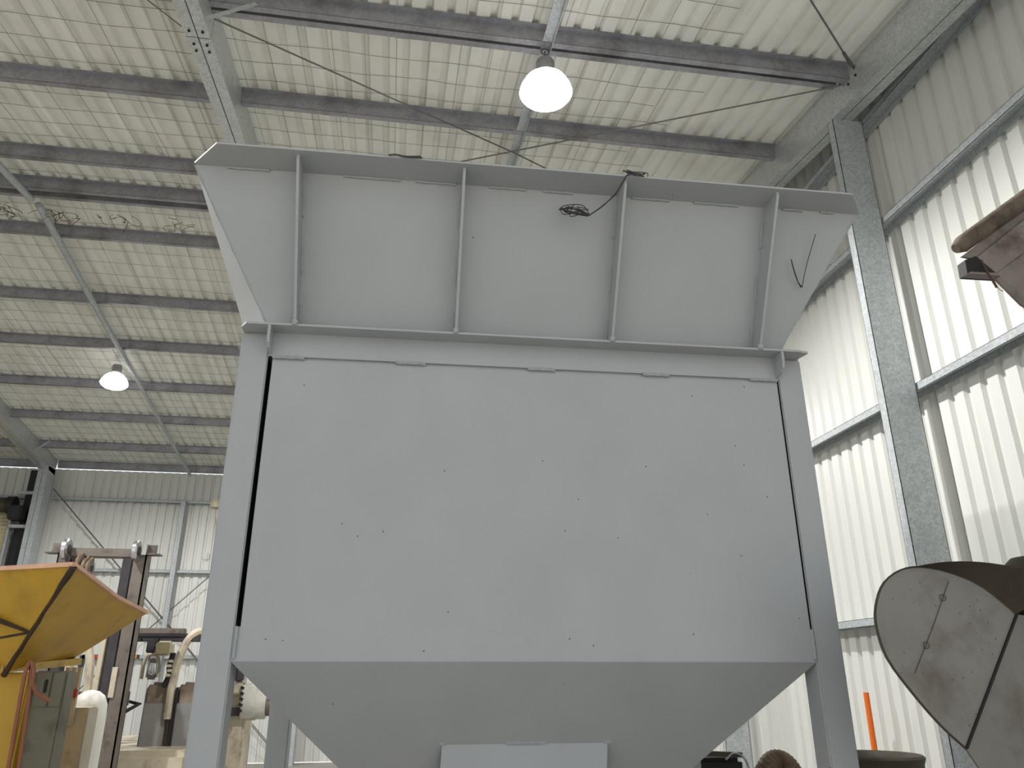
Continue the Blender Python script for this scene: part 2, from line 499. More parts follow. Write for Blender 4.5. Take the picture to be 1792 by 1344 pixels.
# ---- left and hidden walls
wall_l = tag(empty('wall_left', (-19.95, 9.4, 0)), 'ribbed steel wall at the far left end of the shed', kind='structure')
for i in range(25):
    y = Y0+i*.76
    top = min(roof(min(max(y, Y0), Y1)), roof(min(y+.76, Y1)))
    o = put('wall_sheet', me_wall, wall_l)
    mw = Matrix(((0, 0, -1, -19.95), (1, 0, 0, y), (0, 1, 0, .02), (0, 0, 0, 1))) @ Matrix.Diagonal((1, top+.03, 1, 1))
    mw.translation -= Vector(wall_l.location)
    o.matrix_local = mw

# ---- floor and yard
fl = MB(); fl.box((-20, -.4, -.12), (4.7, 19.2, 0))
tag(fl.build('floor', M['concrete']), 'grey concrete shed floor', kind='structure')
yd = MB(); yd.box((-60, -60, -.35), (60, 60, -.13))
tag(yd.build('yard_ground', M['gravel']), 'pale gravel yard around the shed', kind='structure')

# ---- roller door in the back wall
door = tag(empty('door_1', (-11.3, 18.9, 0)), 'cream roller shutter door in the back wall beyond the steel column', kind='structure')
ld = rel(door)
cu = MB(); nseg = 95
pts = [ld(0, 18.78+.012*math.sin(i*math.pi/1.5), 5.22-i*5.2/(nseg*2)) for i in range(nseg*2+1)]
vs = []; fs = []
for i, p in enumerate(pts):
    vs += [(ld(-14.2, 0, 0)[0], p[1], p[2]), (ld(-8.44, 0, 0)[0], p[1], p[2])]
fs = [(2*i, 2*i+1, 2*i+3, 2*i+2) for i in range(len(pts)-1)]
cu.add(vs, fs); cu.build('door_curtain', M['door'], door)
MB().cyl(ld(-14.3, 18.62, 5.36), ld(-8.48, 18.62, 5.36), .17, 20).build('roller_drum', M['hood_dark'], door, smooth=True)
MB().cyl(ld(-8.48, 18.62, 5.36), ld(-8.34, 18.62, 5.36), .20, 20).build('drum_end_plate', M['black_paint'], door, smooth=True)
MB().box(ld(-8.40, 18.45, 5.02), ld(-8.12, 18.75, 5.34)).build('chain_drive', M['black_paint'], door, bevel=.03)
MB().box(ld(-8.44, 18.70, 0), ld(-8.39, 18.82, 5.2)).build('guide_channel', M['galv'], door)
MB().box(ld(-8.37, 18.90, 0), ld(-7.97, 18.92, 4.9)).build('jamb_panel', M['black_paint'], door)
for z in (4.86, 5.62):
    MB().box(ld(-8.36, 18.60, z), ld(-7.97, 18.66, z+.07)).build('bracket', M['galv'], door)
MB().box(ld(-8.30, 18.90, 4.9), ld(-7.97, 18.94, 6.25)).build('jamb_panel', M['black_paint'], door)

# ================================================================== HOPPER
HZ = 1.723
hop = empty('steel_hopper', (-0.579, 3.289, 0), rad(-1.61))
tag(hop, 'large pale grey painted steel hopper bin on four square posts', 'hopper')
def hpart(b, name, material=None, smooth=False, bevel=0, parent=None):
    b.v = [(x, y, z+HZ) for x, y, z in b.v]
    return b.build(name, material or M['hopper'], parent or hop, smooth, bevel)
D = 1.98                                  # body depth
WB = 2.40
# body panels
b = MB(); b.prism([(.020, .004, .13), (WB-.008, .004, .13), (WB-.008, .004, 1.41), (.020, .004, 1.41)], (0, .006, 0))
b.prism([(0, .004, 0), (WB, .004, 0), (WB, .004, .13), (0, .004, .13)], (0, .006, 0))
front = hpart(b, 'front_panel')
b = MB(); b.box((0, .11, 0), (.006, D, 1.41)); b.box((.020, .008, .13), (.026, .116, 1.41)); b.box((0, .108, .1), (.026, .116, 1.41)); hpart(b, 'side_panel')
b = MB(); b.box((WB-.006, .11, 0), (WB, D, 1.41)); b.box((WB-.014, .008, .13), (WB-.008, .116, 1.41)); b.box((WB-.014, .108, .1), (WB, .116, 1.41)); hpart(b, 'side_panel')
b = MB(); b.box((0, D-.006, 0), (WB, D, 1.41)); hpart(b, 'back_panel')
# posts
for ux in (-.125, WB):
    for vy in (0, D-.125):
        b = MB(); b.box((ux, vy, -HZ+.012), (ux+.125, vy+.125, 1.395))
        p = hpart(b, 'post', bevel=.006)
        b = MB(); b.box((ux-.05, vy-.05, -HZ), (ux+.175, vy+.175, -HZ+.012)); hpart(b, 'base_plate')
# dark strips on the slot walls, painting in the shade of the narrow gaps
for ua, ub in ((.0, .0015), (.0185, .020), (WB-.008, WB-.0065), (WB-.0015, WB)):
    b = MB(); b.box((ua, .0035, .135), (ub, .107, 1.282)); hpart(b, 'slot_shade', M['dark'])
# rim angle around the top of the body
b = MB()
b.box((0.0, -.011, 1.283), (WB, -.003, 1.40))
b.prism([(-.118, 0, 1.395), (-.118, -.055, 1.395), (-.09, -.10, 1.395), (WB+.07, -.10, 1.395), (WB+.125, -.085, 1.395), (WB+.105, 0, 1.395)], (0, 0, .010))
hpart(b, 'rim_angle')
for ux, s in ((-.118, -1), (WB+.008, 1)):
    b = MB(); b.box((ux+(0 if s > 0 else -.06), .15, 1.395), (ux+.11+(.06 if s > 0 else 0), D, 1.405)); b.box((ux, 0, 1.395), (ux+.11, .15, 1.405)); hpart(b, 'rim_angle')
b = MB(); b.box((-.118, D, 1.395), (WB+.118, D+.1, 1.405)); hpart(b, 'rim_angle')
# rounded end gussets
for ux in (.004, WB-.018):
    c0 = (ux, -.004, 1.395)
    arc = [(ux, -.075+.03*math.sin(t), 1.315+.0-.03*math.cos(t)+.012) for t in (-1.5, -1.0, -.5, 0)]
    poly = [(ux, -.004, 1.395), (ux, -.098, 1.395), (ux, -.098, 1.345), (ux, -.088, 1.316), (ux, -.066, 1.298), (ux, -.03, 1.29), (ux, -.004, 1.288)]
    b = MB(); b.prism(poly, (.012, 0, 0)); hpart(b, 'end_gusset')
# weld beads at the bottom of the rim angle
for a, c in ((.02, .16), (.565, .70), (1.17, 1.30), (1.72, 1.85), (2.25, 2.39)):
    pts = [(a+(c-a)*i/10, -.006+.001*math.sin(i*2.2), 1.281+.0015*math.cos(i*1.7)) for i in range(11)]
    b = MB(); b.tube(pts, .0085, 7); hpart(b, 'weld_bead', M['weld'], smooth=True)
for ux in (.008, WB-.003):
    pts = [(ux+.001*math.sin(i*2), .002, .012+.0118*i) for i in range(11)]
    b = MB(); b.tube(pts, .008, 7); hpart(b, 'weld_bead', M['weld'], smooth=True)
# flared extension
E_, ZF, ZT = .335, 1.405, 2.033
DF = D
def quad(a, b_, c, d, t):
    q = MB(); q.prism([a, b_, c, d], t); return q
k = (ZT-ZF)
nf = Vector((0, k, E_)).normalized()*.006
hpart(quad((0, 0, ZF), (WB, 0, ZF), (WB+E_, -E_, ZT), (-E_, -E_, ZT), nf), 'flare_front')
hpart(quad((0, DF, ZF), (WB, DF, ZF), (WB+E_, DF+E_, ZT), (-E_, DF+E_, ZT), (0, -.006, 0)), 'flare_back')
for s in (-1, 1):
    X0 = 0 if s < 0 else WB
    f = lambda u: X0+s*u
    vm, um = (.75, .165) if s < 0 else (.75, .03)
    q = MB()
    q.prism([(f(0), 0, ZF), (f(um), vm, ZF), (f(E_+.004), -E_+.004, ZT)], (-s*.006, 0, 0))
    q.prism([(f(um), vm, ZF), (f(um), DF, ZF), (f(E_), DF+E_, ZT)], (-s*.006, 0, 0))
    q.prism([(f(um), vm, ZF), (f(E_), DF+E_, ZT), (f(E_+.004), -E_+.004, ZT)], (-s*.006, 0, 0))
    hpart(q, 'flare_side')
    pts = []
    for i in range(25):
        t = i/24
        pts.append((f(E_*t+.003), -E_*t+.004, ZF+(ZT-ZF)*t))
    q = MB(); q.tube(pts, [.004+(.004 if i % 5 == 2 else .001) for i in range(25)], 6); hpart(q, 'weld_bead', M['weld'], smooth=True)
# top lip with clipped corners
b = MB()
b.prism([(-.338, -.345, ZT), (-.213, -.493, ZT), (WB+.234, -.487, ZT), (WB+.356, -.34, ZT), (WB+.33, -.32, ZT), (-.32, -.32, ZT)], (0, 0, .008))
hpart(b, 'rim_lip')
# stiffener fins
for u in (.118, .83, 1.556, 2.277):
    poly = [(u, -.006, ZF+.012), (u, -.104, ZF+.002), (u, -.118, ZF+.022), (u, -.462, ZT-.02), (u, -.462, ZT), (u, -E_, ZT)]
    b = MB(); b.prism([(u-.006, y, z) for _, y, z in poly], (.012, 0, 0))
    fin = hpart(b, 'stiffener_fin')
    b = MB()
    for z0 in (.0, .22, .44):
        pts = []
        for i in range(6):
            t = z0/.62+.02+.16*i/5
            pts.append((u+(.010 if u > 1.2 else -.010 if False else .010)*(1 if u < .5 else -1), -E_*t-.006, ZF+k*t))
        bb = MB(); bb.tube(pts, .006, 6); w_ = hpart(bb, 'weld_bead', M['weld'], smooth=True)
    bb = MB(); bb.lathe([(0, .016), (.014, .010), (.016, 0), (.010, -.012), (0, -.014)], (u, -.102, ZF+.004), 10)
    hpart(bb, 'weld_blob', M['weld'], smooth=True)
# broken weld line below the lip
for a, c in ((-.20, -.02), (.30, .55), (.62, .80), (.95, 1.12), (1.2, 1.34), (1.62, 1.80), (1.92, 2.14), (2.36, 2.46), (2.55, 2.62)):
    pts = [(a+(c-a)*i/8, -E_-.004, ZT-.004+.0015*math.sin(i*2.3)) for i in range(9)]
    b = MB(); b.tube(pts, .006, 6); hpart(b, 'weld_bead', M['weld'], smooth=True)
# pyramid cone
DR = .84
def cone(d, a=1.0, c=.985): return [(c*d, a*d, -d), (WB-c*d, a*d, -d), (WB-c*d, D-a*d, -d), (c*d, D-a*d, -d)]
t0, t1 = cone(0), cone(DR)
names = ('cone_front', 'cone_side', 'cone_back', 'cone_side')
offs = ((0, .005, .005), (-.005, 0, .005), (0, -.005, .005), (.005, 0, .005))
for i in range(4):
    j = (i+1) % 4
    hpart(quad(t0[i], t0[j], t1[j], t1[i], offs[i]), names[i])
# outlet frame and gate apron on the cone front
b = MB(); b.box((.78, .80, -1.02), (WB-.78, D-.80, -.83)); hpart(b, 'outlet_box')
d0 = .335
b = MB(); b.prism([(.838, d0-.012, -d0+.012), (1.556, d0-.012, -d0+.012), (1.548, d0-.004, -d0-.115), (.832, d0-.004, -d0-.115)], (0, .008, 0))
hpart(b, 'gate_apron')
b = MB(); b.box((.832, d0-.012, -d0-.122), (1.548, d0+.12, -d0-.115)); hpart(b, 'apron_foot', M['hood_dark'])
for a, c in ((.825, .85), (1.11, 1.28), (1.54, 1.572)):
    pts = [(a+(c-a)*i/6, d0-.016, -d0+.016) for i in range(7)]
    b = MB(); b.tube(pts, .007, 6); hpart(b, 'weld_bead', M['weld'], smooth=True)

# ---- strands of twine on the hopper
def local_h(pts):
    mw = Matrix.Translation((-0.579, 3.289, 0)) @ Matrix.Rotation(rad(-1.61), 4, 'Z')
    return [mw @ Vector((x, y, z+HZ)) for x, y, z in pts]
def smoothpath(pts, n=6):
    pts = [Vector(p) for p in pts]; out = []
    for i in range(len(pts)-1):
        p0 = pts[max(i-1, 0)]; p1 = pts[i]; p2 = pts[i+1]; p3 = pts[min(i+2, len(pts)-1)]
        for j in range(n):
            t = j/n
            out.append(.5*((2*p1)+(p2-p0)*t+(2*p0-5*p1+4*p2-p3)*t*t+(3*p1-p0-3*p2+p3)*t**3))
    out.append(pts[-1]); return out
def strands(name, base, n, spread, r, label, cat, mt, loops=None):
    root = Vector(base[0])
    b = MB()
    for i in range(n):
        pts = []
        for q, p in enumerate(base):
            s = spread*(q/(len(base)-1))
            pts.append(Vector(p)-root+Vector((random.uniform(-s, s), random.uniform(-s*.25, s*.25), random.uniform(-s, s))))
        b.tube(smoothpath(pts, 5), r, 5)
    o = b.build(name, mt, smooth=True)
    o.location = root
    tag(o, label, cat)
    return o
tw1 = local_h([(1.611, -.496, 2.044), (1.56, -.492, 2.040), (1.535, -.497, 2.0), (1.505, -.46, 1.955), (1.455, -.405, 1.922), (1.40, -.385, 1.885), (1.345, -.388, 1.895), (1.295, -.392, 1.917)])
root1 = tw1[0]
b = MB()
for i in range(5):
    pts = [p-root1+Vector((random.uniform(-.004, .004),)*3) for p in tw1[:6]]
    b.tube(smoothpath(pts, 5), .0028, 5)
for i in range(7):
    pts = [tw1[5]-root1+Vector((random.uniform(-.01, .01), 0, random.uniform(-.008, .008)))]
    for q in range(4):
        pts.append(tw1[6]-root1+Vector((random.uniform(-.085, .06), random.uniform(-.02, .02), random.uniform(-.02, .035))))
    pts.append(tw1[7]-root1+Vector((random.uniform(-.02, .05), 0, random.uniform(-.03, .02))))
    b.tube(smoothpath(pts, 5), .0022, 5)
for i in range(5):
    pts = [Vector((random.uniform(-.08, .04), random.uniform(-.01, .01), random.uniform(-.012, .012))) for q in range(4)]
    b.tube(smoothpath(pts, 5), .0024, 5)
o = b.build('twine_tangle', M['twine'], smooth=True); o.location = root1
tag(o, 'frayed dark twine tangle hanging from the hopper lip over the third fin', 'twine')
strands('twine_scrap', local_h([(2.42, -.245, 1.815), (2.43, -.235, 1.775), (2.46, -.205, 1.72), (2.484, -.185, 1.70)]), 4, .004, .0026,
        'short dark twine scrap stuck on the right corner of the hopper flare', 'twine', M['twine'])
strands('twine_wisp', local_h([(2.487, -.187, 1.697), (2.50, -.235, 1.79), (2.53, -.31, 1.925)]), 1, .004, .0020,
        'thin curved twine wisp rising from the scrap on the right flare corner', 'twine', M['twine'])
strands('twine_knot', local_h([(.50, -.503, 2.036), (.53, -.497, 2.046), (.57, -.500, 2.038), (.64, -.496, 2.045)]), 5, .006, .0028,
        'small knotted twine lying along the hopper lip left of the lamp', 'twine', M['twine'])

# ================================================================== LAMPS
def lamp(loc, hook_z, label, power=1.0):
    x, y, z = loc
    r = empty('high_bay_lamp', (x, y, z-.14))
    tag(r, label, 'lamp', 'high bay lamps under the roof')
    l = lambda px, py, pz: (px, py, pz+.14)
    b = MB(); b.lathe([(0, .30), (.075, .30), (.085, .28), (.085, .16), (.06, .14), (0, .14)], l(0, 0, 0), 20)
    b.build('ballast_housing', M['lamp_metal'], r, smooth=True)
    b = MB(); b.lathe([(.06, .145), (.13, .12), (.19, .06), (.225, -.01), (.235, -.055), (.229, -.055), (.218, -.01), (.184, .056), (.125, .112), (.055, .138)], l(0, 0, 0), 28)
    b.build('refractor_shade', M['lamp_shade'], r, smooth=True)
    b = MB(); b.lathe([(.228, -.045), (.215, -.08), (.17, -.118), (.10, -.138), (.05, -.150), (0, -.152)], l(0, 0, 0), 28)
    b.build('lens_bowl', M['lamp_glow'], r, smooth=True)
    b = MB(); b.tube([l(0, 0, .29), l(0, 0, hook_z-z-.03)], .007, 6)
    hk = b.build('hanger_hook', M['rod'], r, smooth=True)
    b = MB(); b.tube([l(.035*math.cos(t*.5), 0, hook_z-z-.035+.035*math.sin(t*.5)) for t in range(13)], .006, 6)
    b.build('hook_ring', M['rod'], hk, smooth=True)
    ld_ = bpy.data.lights.new('high_bay_beam', 'SPOT')
    ld_.energy = LAMP_POWER*power; ld_.spot_size = rad(170); ld_.spot_blend = .45; ld_.shadow_soft_size = .07
    ld_.color = (1.0, .985, .965)
    lo = bpy.data.objects.new('high_bay_beam', ld_); COL.objects.link(lo)
    lo.parent = r; lo.location = l(0, 0, -.235)
    return r
lamp((1.153, 5.30, 6.56), roof(5.3)-.17, 'big glaring high bay lamp hanging above the grey hopper')
lamp((-5.03, 13.82, 6.70), roof(13.8)-.20, 'small bright high bay lamp hanging from the pipe at the left', .8)
lamp((1.16, 13.82, 6.70), roof(13.8)-.17, 'high bay lamp hidden behind the grey hopper at the back', .8)
lamp((-4.83, 5.30, 6.56), roof(5.3)-.20, 'high bay lamp in the next bay left of the view', 1.7)

# ================================================================== YELLOW BIN (left)
yb = empty('yellow_feed_bin', (-2.4, 4.9, 0))
tag(yb, 'worn yellow flared metal bin with a pale pink top edge at the left', 'bin')
ly = rel(yb)
K = (-1.547, 4.2, 2.199); Lr = (-2.95, 4.90, 2.199); Q = (-1.538, 4.9, 2.107); Tp = (-1.498, 5.4, 2.064)
B1 = (-1.926, 4.60, 1.697); B2 = (-1.818, 5.2, 1.783); LB = (-2.70, 5.02, 1.697)
b = MB(); b.prism([ly(*K), ly(*B1), ly(*LB), ly(*Lr)], (0, .012, 0)); b.build('bin_panel', M['yellow'], yb)
b = MB(); b.add([ly(*K), ly(*Q), ly(*Tp), ly(*B2), ly(*B1), ly(K[0]-.012, K[1], K[2]), ly(Q[0]-.012, Q[1], Q[2]), ly(Tp[0]-.012, Tp[1], Tp[2]), ly(B2[0]-.012, B2[1], B2[2]), ly(B1[0]-.012, B1[1], B1[2])],
              [(0, 1, 4), (1, 3, 4), (1, 2, 3), (5, 9, 6), (6, 9, 8), (6, 8, 7), (0, 5, 6, 1), (1, 6, 7, 2), (2, 7, 8, 3), (3, 8, 9, 4), (4, 9, 5, 0)])
b.build('bin_panel', M['yellow'], yb)
BK = (-2.9, 5.9, 2.064)
b = MB(); b.prism([ly(*Tp), ly(*B2), ly(-2.75, 5.6, 1.75), ly(*BK)], (0, .012, 0)); b.build('bin_panel', M['yellow'], yb)
b = MB(); b.prism([ly(*Lr), ly(*LB), ly(-2.75, 5.6, 1.75), ly(*BK)], (.012, 0, 0)); b.build('bin_panel', M['yellow'], yb)
b = MB(); b.bar(ly(Lr[0], Lr[1]-.004, Lr[2]), ly(K[0], K[1]-.004, K[2]), .02, .022); b.build('rim_edge', M['primer'], yb)
b = MB(); b.bar(ly(K[0]+.003, K[1], K[2]), ly(Q[0]+.003, Q[1], Q[2]+.002), .014, .018); b.bar(ly(Q[0]+.003, Q[1], Q[2]+.002), ly(Tp[0]+.003, Tp[1], Tp[2]), .014, .02); b.build('rim_edge', M['primer'], yb)
def lerp(a, c, t): return tuple(a[i]+(c[i]-a[i])*t for i in range(3))
seam = [lerp(K, B1, t/12) for t in range(13)]
b = MB(); b.tube([ly(p[0]+.002*math.sin(i*2.3), p[1]-.003, p[2]-.012) for i, p in enumerate(seam)], [.018, .017, .014, .011, .009, .009, .011, .012, .01, .011, .012, .014, .016], 7)
b.build('seam_weld', M['grime'], yb, smooth=True)
S1 = lerp(K, B1, .62)
b = MB(); b.tube([ly(S1[0], S1[1]-.004, S1[2]), ly(-2.00, 4.50, 1.96)], [.007, .014], 6); b.tube([ly(S1[0], S1[1]-.004, S1[2]), ly(-2.09, 4.62, 1.85)], .006, 6)
b.build('gusset_weld', M['grime'], yb, smooth=True)
b = MB(); b.bar(ly(-1.955, 4.59, 1.715), ly(-1.79, 5.2, 1.765), .05, .037); b.bar(ly(-1.94, 4.59, 1.715), ly(-2.70, 5.0, 1.715), .05, .037); b.build('support_ledge', M['yellow_pale'], yb)
b = MB(); b.tube([ly(B1[0]+.006, B1[1]-.006, B1[2]+.030), ly(-1.872, 4.9, 1.762), ly(B2[0], B2[1], B2[2]+.008)], .010, 6); b.build('seam_weld', M['grime'], yb, smooth=True)
b = MB(); b.prism([ly(-2.75, 4.66, 0), ly(-1.822, 4.66, 0), ly(-1.822, 4.66, 1.70), ly(-2.75, 4.66, 1.70)], (0, .5, 0)); b.build('bin_body', M['yellow'], yb, bevel=.01)

cbn = empty('control_cabinet', (-1.74, 4.77, 0)); lc = rel(cbn)
tag(cbn, 'khaki grey control cabinet with a dark handle beside the yellow bin', 'cabinet')
MB().box(lc(-1.819, 4.71, 1.10), lc(-1.658, 4.85, 1.708)).build('cabinet_body', M['cabinet'], cbn, bevel=.008)
cbd = MB().box(lc(-1.778, 4.698, 1.53), lc(-1.728, 4.71, 1.702)).build('cabinet_door', M['cabinet'], cbn, bevel=.004)
MB().box(lc(-1.760, 4.688, 1.598), lc(-1.744, 4.700, 1.666)).build('handle', M['black_paint'], cbd, bevel=.004)
MB().box(lc(-1.724, 4.700, 1.53), lc(-1.663, 4.71, 1.702)).build('cabinet_door', M['cabinet'], cbn, bevel=.004)
b = MB(); b.box(lc(-1.81, 4.72, 0), lc(-1.67, 4.84, 1.10)); b.build('cabinet_plinth', M['black_paint'], cbn)

hs = empty('red_hose', (-1.77, 4.60, 0)); lh = rel(hs)
tag(hs, 'salmon red rubber hoses looped over the yellow bin ledge', 'hose')
for pts in ([(-1.79, 4.62, .02), (-1.79, 4.60, .55), (-1.795, 4.56, 1.2), (-1.80, 4.535, 1.62), (-1.80, 4.535, 1.705), (-1.785, 4.535, 1.752), (-1.765, 4.545, 1.70), (-1.76, 4.55, 1.64), (-1.73, 4.56, 1.595), (-1.675, 4.58, 1.562)],
            [(-1.745, 4.64, .02), (-1.745, 4.62, .55), (-1.755, 4.58, 1.2), (-1.765, 4.55, 1.58), (-1.775, 4.55, 1.66), (-1.79, 4.555, 1.745)]):
    MB().tube(smoothpath([lh(*p) for p in pts], 6), .0105, 8).build('hose', M['hose_red'], hs, smooth=True)

lv = empty('valve_bank', (-1.93, 5.75, 0)); ll = rel(lv)
tag(lv, 'beige valve bank of upright levers with red knobs behind the cabinet', 'valve bank')
MB().box(ll(-2.02, 5.66, .2), ll(-1.83, 5.86, 1.50)).build('valve_body', M['beige'], lv, bevel=.01)
for i, x in enumerate((-1.985, -1.95, -1.915)):
    lev = MB().box(ll(x-.012, 5.62, 1.40), ll(x+.010, 5.65, 1.74)).build('lever_plate', M['beige'], lv)
    MB().lathe([(0, -.03), (.014, -.02), (.014, .02), (0, .03)], ll(x+.008, 5.60, 1.585), 10).build('knob', M['red'], lev, smooth=True)
    if i == 0: MB().box(ll(x-.010, 5.612, 1.63), ll(x+.008, 5.62, 1.71)).build('label_plate', M['green'], lev)

dm = empty('dome_tank', (-2.05, 6.35, 0)); ldm = rel(dm)
tag(dm, 'white domed tank with a yellow cap beside the forklift mast', 'tank')
MB().lathe([(.12, 0), (.12, 1.42), (.115, 1.50), (.09, 1.56), (.05, 1.59), (0, 1.6)], (0, 0, 0), 24).build('tank_shell', M['white'], dm, smooth=True)
MB().lathe([(.03, 1.40), (.03, 1.47), (.02, 1.49), (0, 1.49)], ldm(-2.03, 6.20, 0), 14).build('filler_cap', M['yellow_cap'], dm, smooth=True)
MB().cyl(ldm(-2.03, 6.30, 1.41), ldm(-2.03, 6.20, 1.41), .02, 10).build('filler_neck', M['black_paint'], dm, smooth=True)

# ================================================================== FORKLIFT
fk = empty('forklift', (-2.5, 8.6, 0)); lf = rel(fk)
tag(fk, 'old beige and grey forklift with a tall greasy steel mast', 'forklift')
MX = -2.71
for s in (-1, 1):
    x0 = MX+s*.40; x1 = MX+s*.285
    b = MB(); b.box(lf(x0, 8.0, .08), lf(x0-s*.012, 8.16, 2.90)); b.box(lf(x0, 8.0, .08), lf(x1, 8.014, 2.80)); b.box(lf(x0, 8.146, .08), lf(x1, 8.16, 2.80))
    b.build('outer_mast_channel', M['mast'], fk)
    b = MB(); b.box(lf(x1-s*.012, 8.01, .1), lf(x1-s*.10, 8.15, 2.80)); b.build('inner_mast_channel', M['mast_dark'], fk, bevel=.006)
    b = MB(); b.box(lf(x1-s*.125, 8.04, .1), lf(x1-s*.175, 8.14, 2.26)); b.build('carriage_rail', M['beige'], fk, bevel=.006)
    b = MB(); b.tube([lf(x1+s*.005, 7.95, 2.83), lf(x1+s*.012, 7.95, 2.83), lf(x1+s*.045, 7.95, 2.83), lf(x1+s*.052, 7.95, 2.83)], [.085, .10, .10, .085], 24); rl = b.build('mast_roller', M['chrome'], fk, smooth=True)
    b = MB(); b.cyl(lf(x1-s*.002, 7.95, 2.83), lf(x1+s*.06, 7.95, 2.83), .045, 14); b.build('roller_hub', M['mast_dark'], rl, smooth=True)
    b = MB(); b.box(lf(x0, 7.98, 2.80), lf(x0+s*.12, 8.10, 2.812)); b.box(lf(x0, 8.04, 2.80), lf(x0+s*.075, 8.052, 2.90)); b.build('top_bracket', M['mast'], fk)
b = MB(); b.box(lf(MX-.30, 8.0, 2.77), lf(MX+.30, 8.10, 2.855)); b.build('mast_crosshead', M['mast'], fk, bevel=.008)
for z in (.35, 1.45):
    b = MB(); b.box(lf(MX-.40, 8.16, z), lf(MX+.40, 8.20, z+.12)); b.build('mast_crossmember', M['mast'], fk)
for i, (x, z) in enumerate(((-2.885, 2.70), (-2.83, 2.665), (-2.79, 2.655))):
    b = MB(); b.cyl(lf(x-.018, 7.96, z), lf(x+.018, 7.96, z), .075, 18); sv = b.build('chain_sheave', M['mast'], fk, smooth=True)
    b = MB(); b.cyl(lf(x+.018, 7.96, z), lf(x+.024, 7.96, z), .03, 12); b.build('sheave_pin', M['dark'], sv)
    b = MB(); b.tube(smoothpath([lf(x, 7.89, z-.35), lf(x, 7.885, z), lf(x, 7.92, z+.06), lf(x, 7.96, z+.075), lf(x, 8.01, z+.05), lf(x, 8.03, z-.5)], 4), .014, 8); b.build('mast_hose', M['hose_brown'], fk, smooth=True)
b = MB(); b.box(lf(-2.44, 7.985, 1.52), lf(-2.395, 8.0, 1.78)); b.build('capacity_label', M['beige'], fk)
# overhead guard
b = MB(); b.box(lf(-3.2, 8.86, 2.115), lf(-2.06, 8.96, 2.175)); b.build('guard_front_bar', M['mast'], fk, bevel=.008)
b = MB(); b.box(lf(-3.2, 8.90, 2.045), lf(-1.9, 9.0, 2.10)); b.build('guard_rail', M['mast_dark'], fk, bevel=.006)
for x in (-2.5, -2.33):
    b = MB(); b.lathe([(0, -.012), (.022, -.01), (.022, .02), (0, .02)], lf(x, 8.88, 2.06), 10); b.build('guard_bolt', M['dark'], fk)
for x in (-3.15, -1.90):
    sgn = -1 if x < -2.5 else 1
    pts = [(x-.22*(1 if sgn > 0 else -1), 8.92, 1.30), (x-.22*sgn, 8.92, 1.62), (x-.19*sgn, 8.92, 1.88), (x-.13*sgn, 8.92, 2.06), (x-.06*sgn, 8.93, 2.13), (x, 8.95, 2.15), (x+.06*sgn, 9.0, 2.15)]
    pp = smoothpath([lf(*p) for p in pts], 5)
    b = MB(); b.tube(pp, .042, 8); b.build('guard_pillar', M['beige'], fk, smooth=True)
for x in (-3.2, -1.93):
    b = MB(); b.bar(lf(x, 8.95, 2.12), lf(x, 10.4, 2.12), .06, .05); b.bar(lf(x, 10.35, 2.12), lf(x, 10.6, 1.0), .06, .05, (0, 1, 0)); b.build('guard_side_rail', M['mast'], fk)
for y in (9.3, 9.65, 10.0, 10.35):
    b = MB(); b.bar(lf(-3.2, y, 2.13), lf(-1.93, y, 2.13), .05, .03); b.build('guard_slat', M['mast_dark'], fk)
wl = MB().box(lf(-2.30, 8.74, 1.90), lf(-2.13, 8.86, 2.045)).build('work_light', M['beige'], fk, bevel=.03)
MB().box(lf(-2.285, 8.728, 1.915), lf(-2.155, 8.742, 2.03)).build('light_lens', M['lens'], wl, bevel=.006)
b = MB(); b.box(lf(-2.40, 8.80, 1.93), lf(-2.31, 8.90, 2.05)); b.build('light_bracket', M['black_paint'], fk, bevel=.01)
b = MB(); b.tube(smoothpath([lf(-2.14, 8.86, 1.93), lf(-2.17, 8.9, 1.80), lf(-2.16, 8.9, 1.72), lf(-2.2, 8.9, 1.6)], 5), .028, 8); b.build('wiring_loom', M['dark'], fk, smooth=True)
for i in range(4):
    b = MB(); b.box(lf(-2.185+.01*(i % 2), 8.84, 1.70+.045*i), lf(-2.14+.01*(i % 2), 8.88, 1.73+.045*i)); b.build('control_button', M['beige'], fk, bevel=.006)
b = MB(); b.box(lf(-2.42, 9.0, 1.675), lf(-2.31, 9.06, 1.93)); b.build('instrument_post', M['grey_cowl'], fk, bevel=.02)
b = MB(); b.tube(smoothpath([lf(-2.44, 8.95, 1.68), lf(-2.43, 8.95, 1.88), lf(-2.36, 8.95, 1.92), lf(-2.30, 8.95, 1.88), lf(-2.28, 8.95, 1.70)], 5), .018, 8); b.build('mirror_arm', M['beige'], fk, smooth=True)
b = MB(); b.lathe([(0, -.06), (.04, -.05), (.05, 0), (.04, .05), (0, .06)], lf(-2.32, 8.86, 1.78), 14); b.build('mirror', M['chrome'], fk, smooth=True)
for sx, mt in ((-2.24, 'seat'), (-1.93, 'seat')):
    b = MB(); b.prism([lf(sx-.15, 8.95, .9), lf(sx+.13, 8.95, .9), lf(sx+.12, 8.95, 1.55), lf(sx+.09, 8.95, 1.64), lf(sx-.10, 8.95, 1.655), lf(sx-.14, 8.95, 1.58)], (0, .16, 0))
    b.build('seat_back', M[mt], fk, smooth=True, bevel=.03)
    b = MB(); b.box(lf(sx-.13, 8.93, .9), lf(sx+.10, 8.95, 1.45)); b.build('seat_cushion_panel', M['grey_cowl'], fk, bevel=.008)
b = MB(); b.box(lf(-2.10, 8.9, .9), lf(-2.05, 9.1, 1.60)); b.build('seat_side', M['black_paint'], fk, bevel=.02)
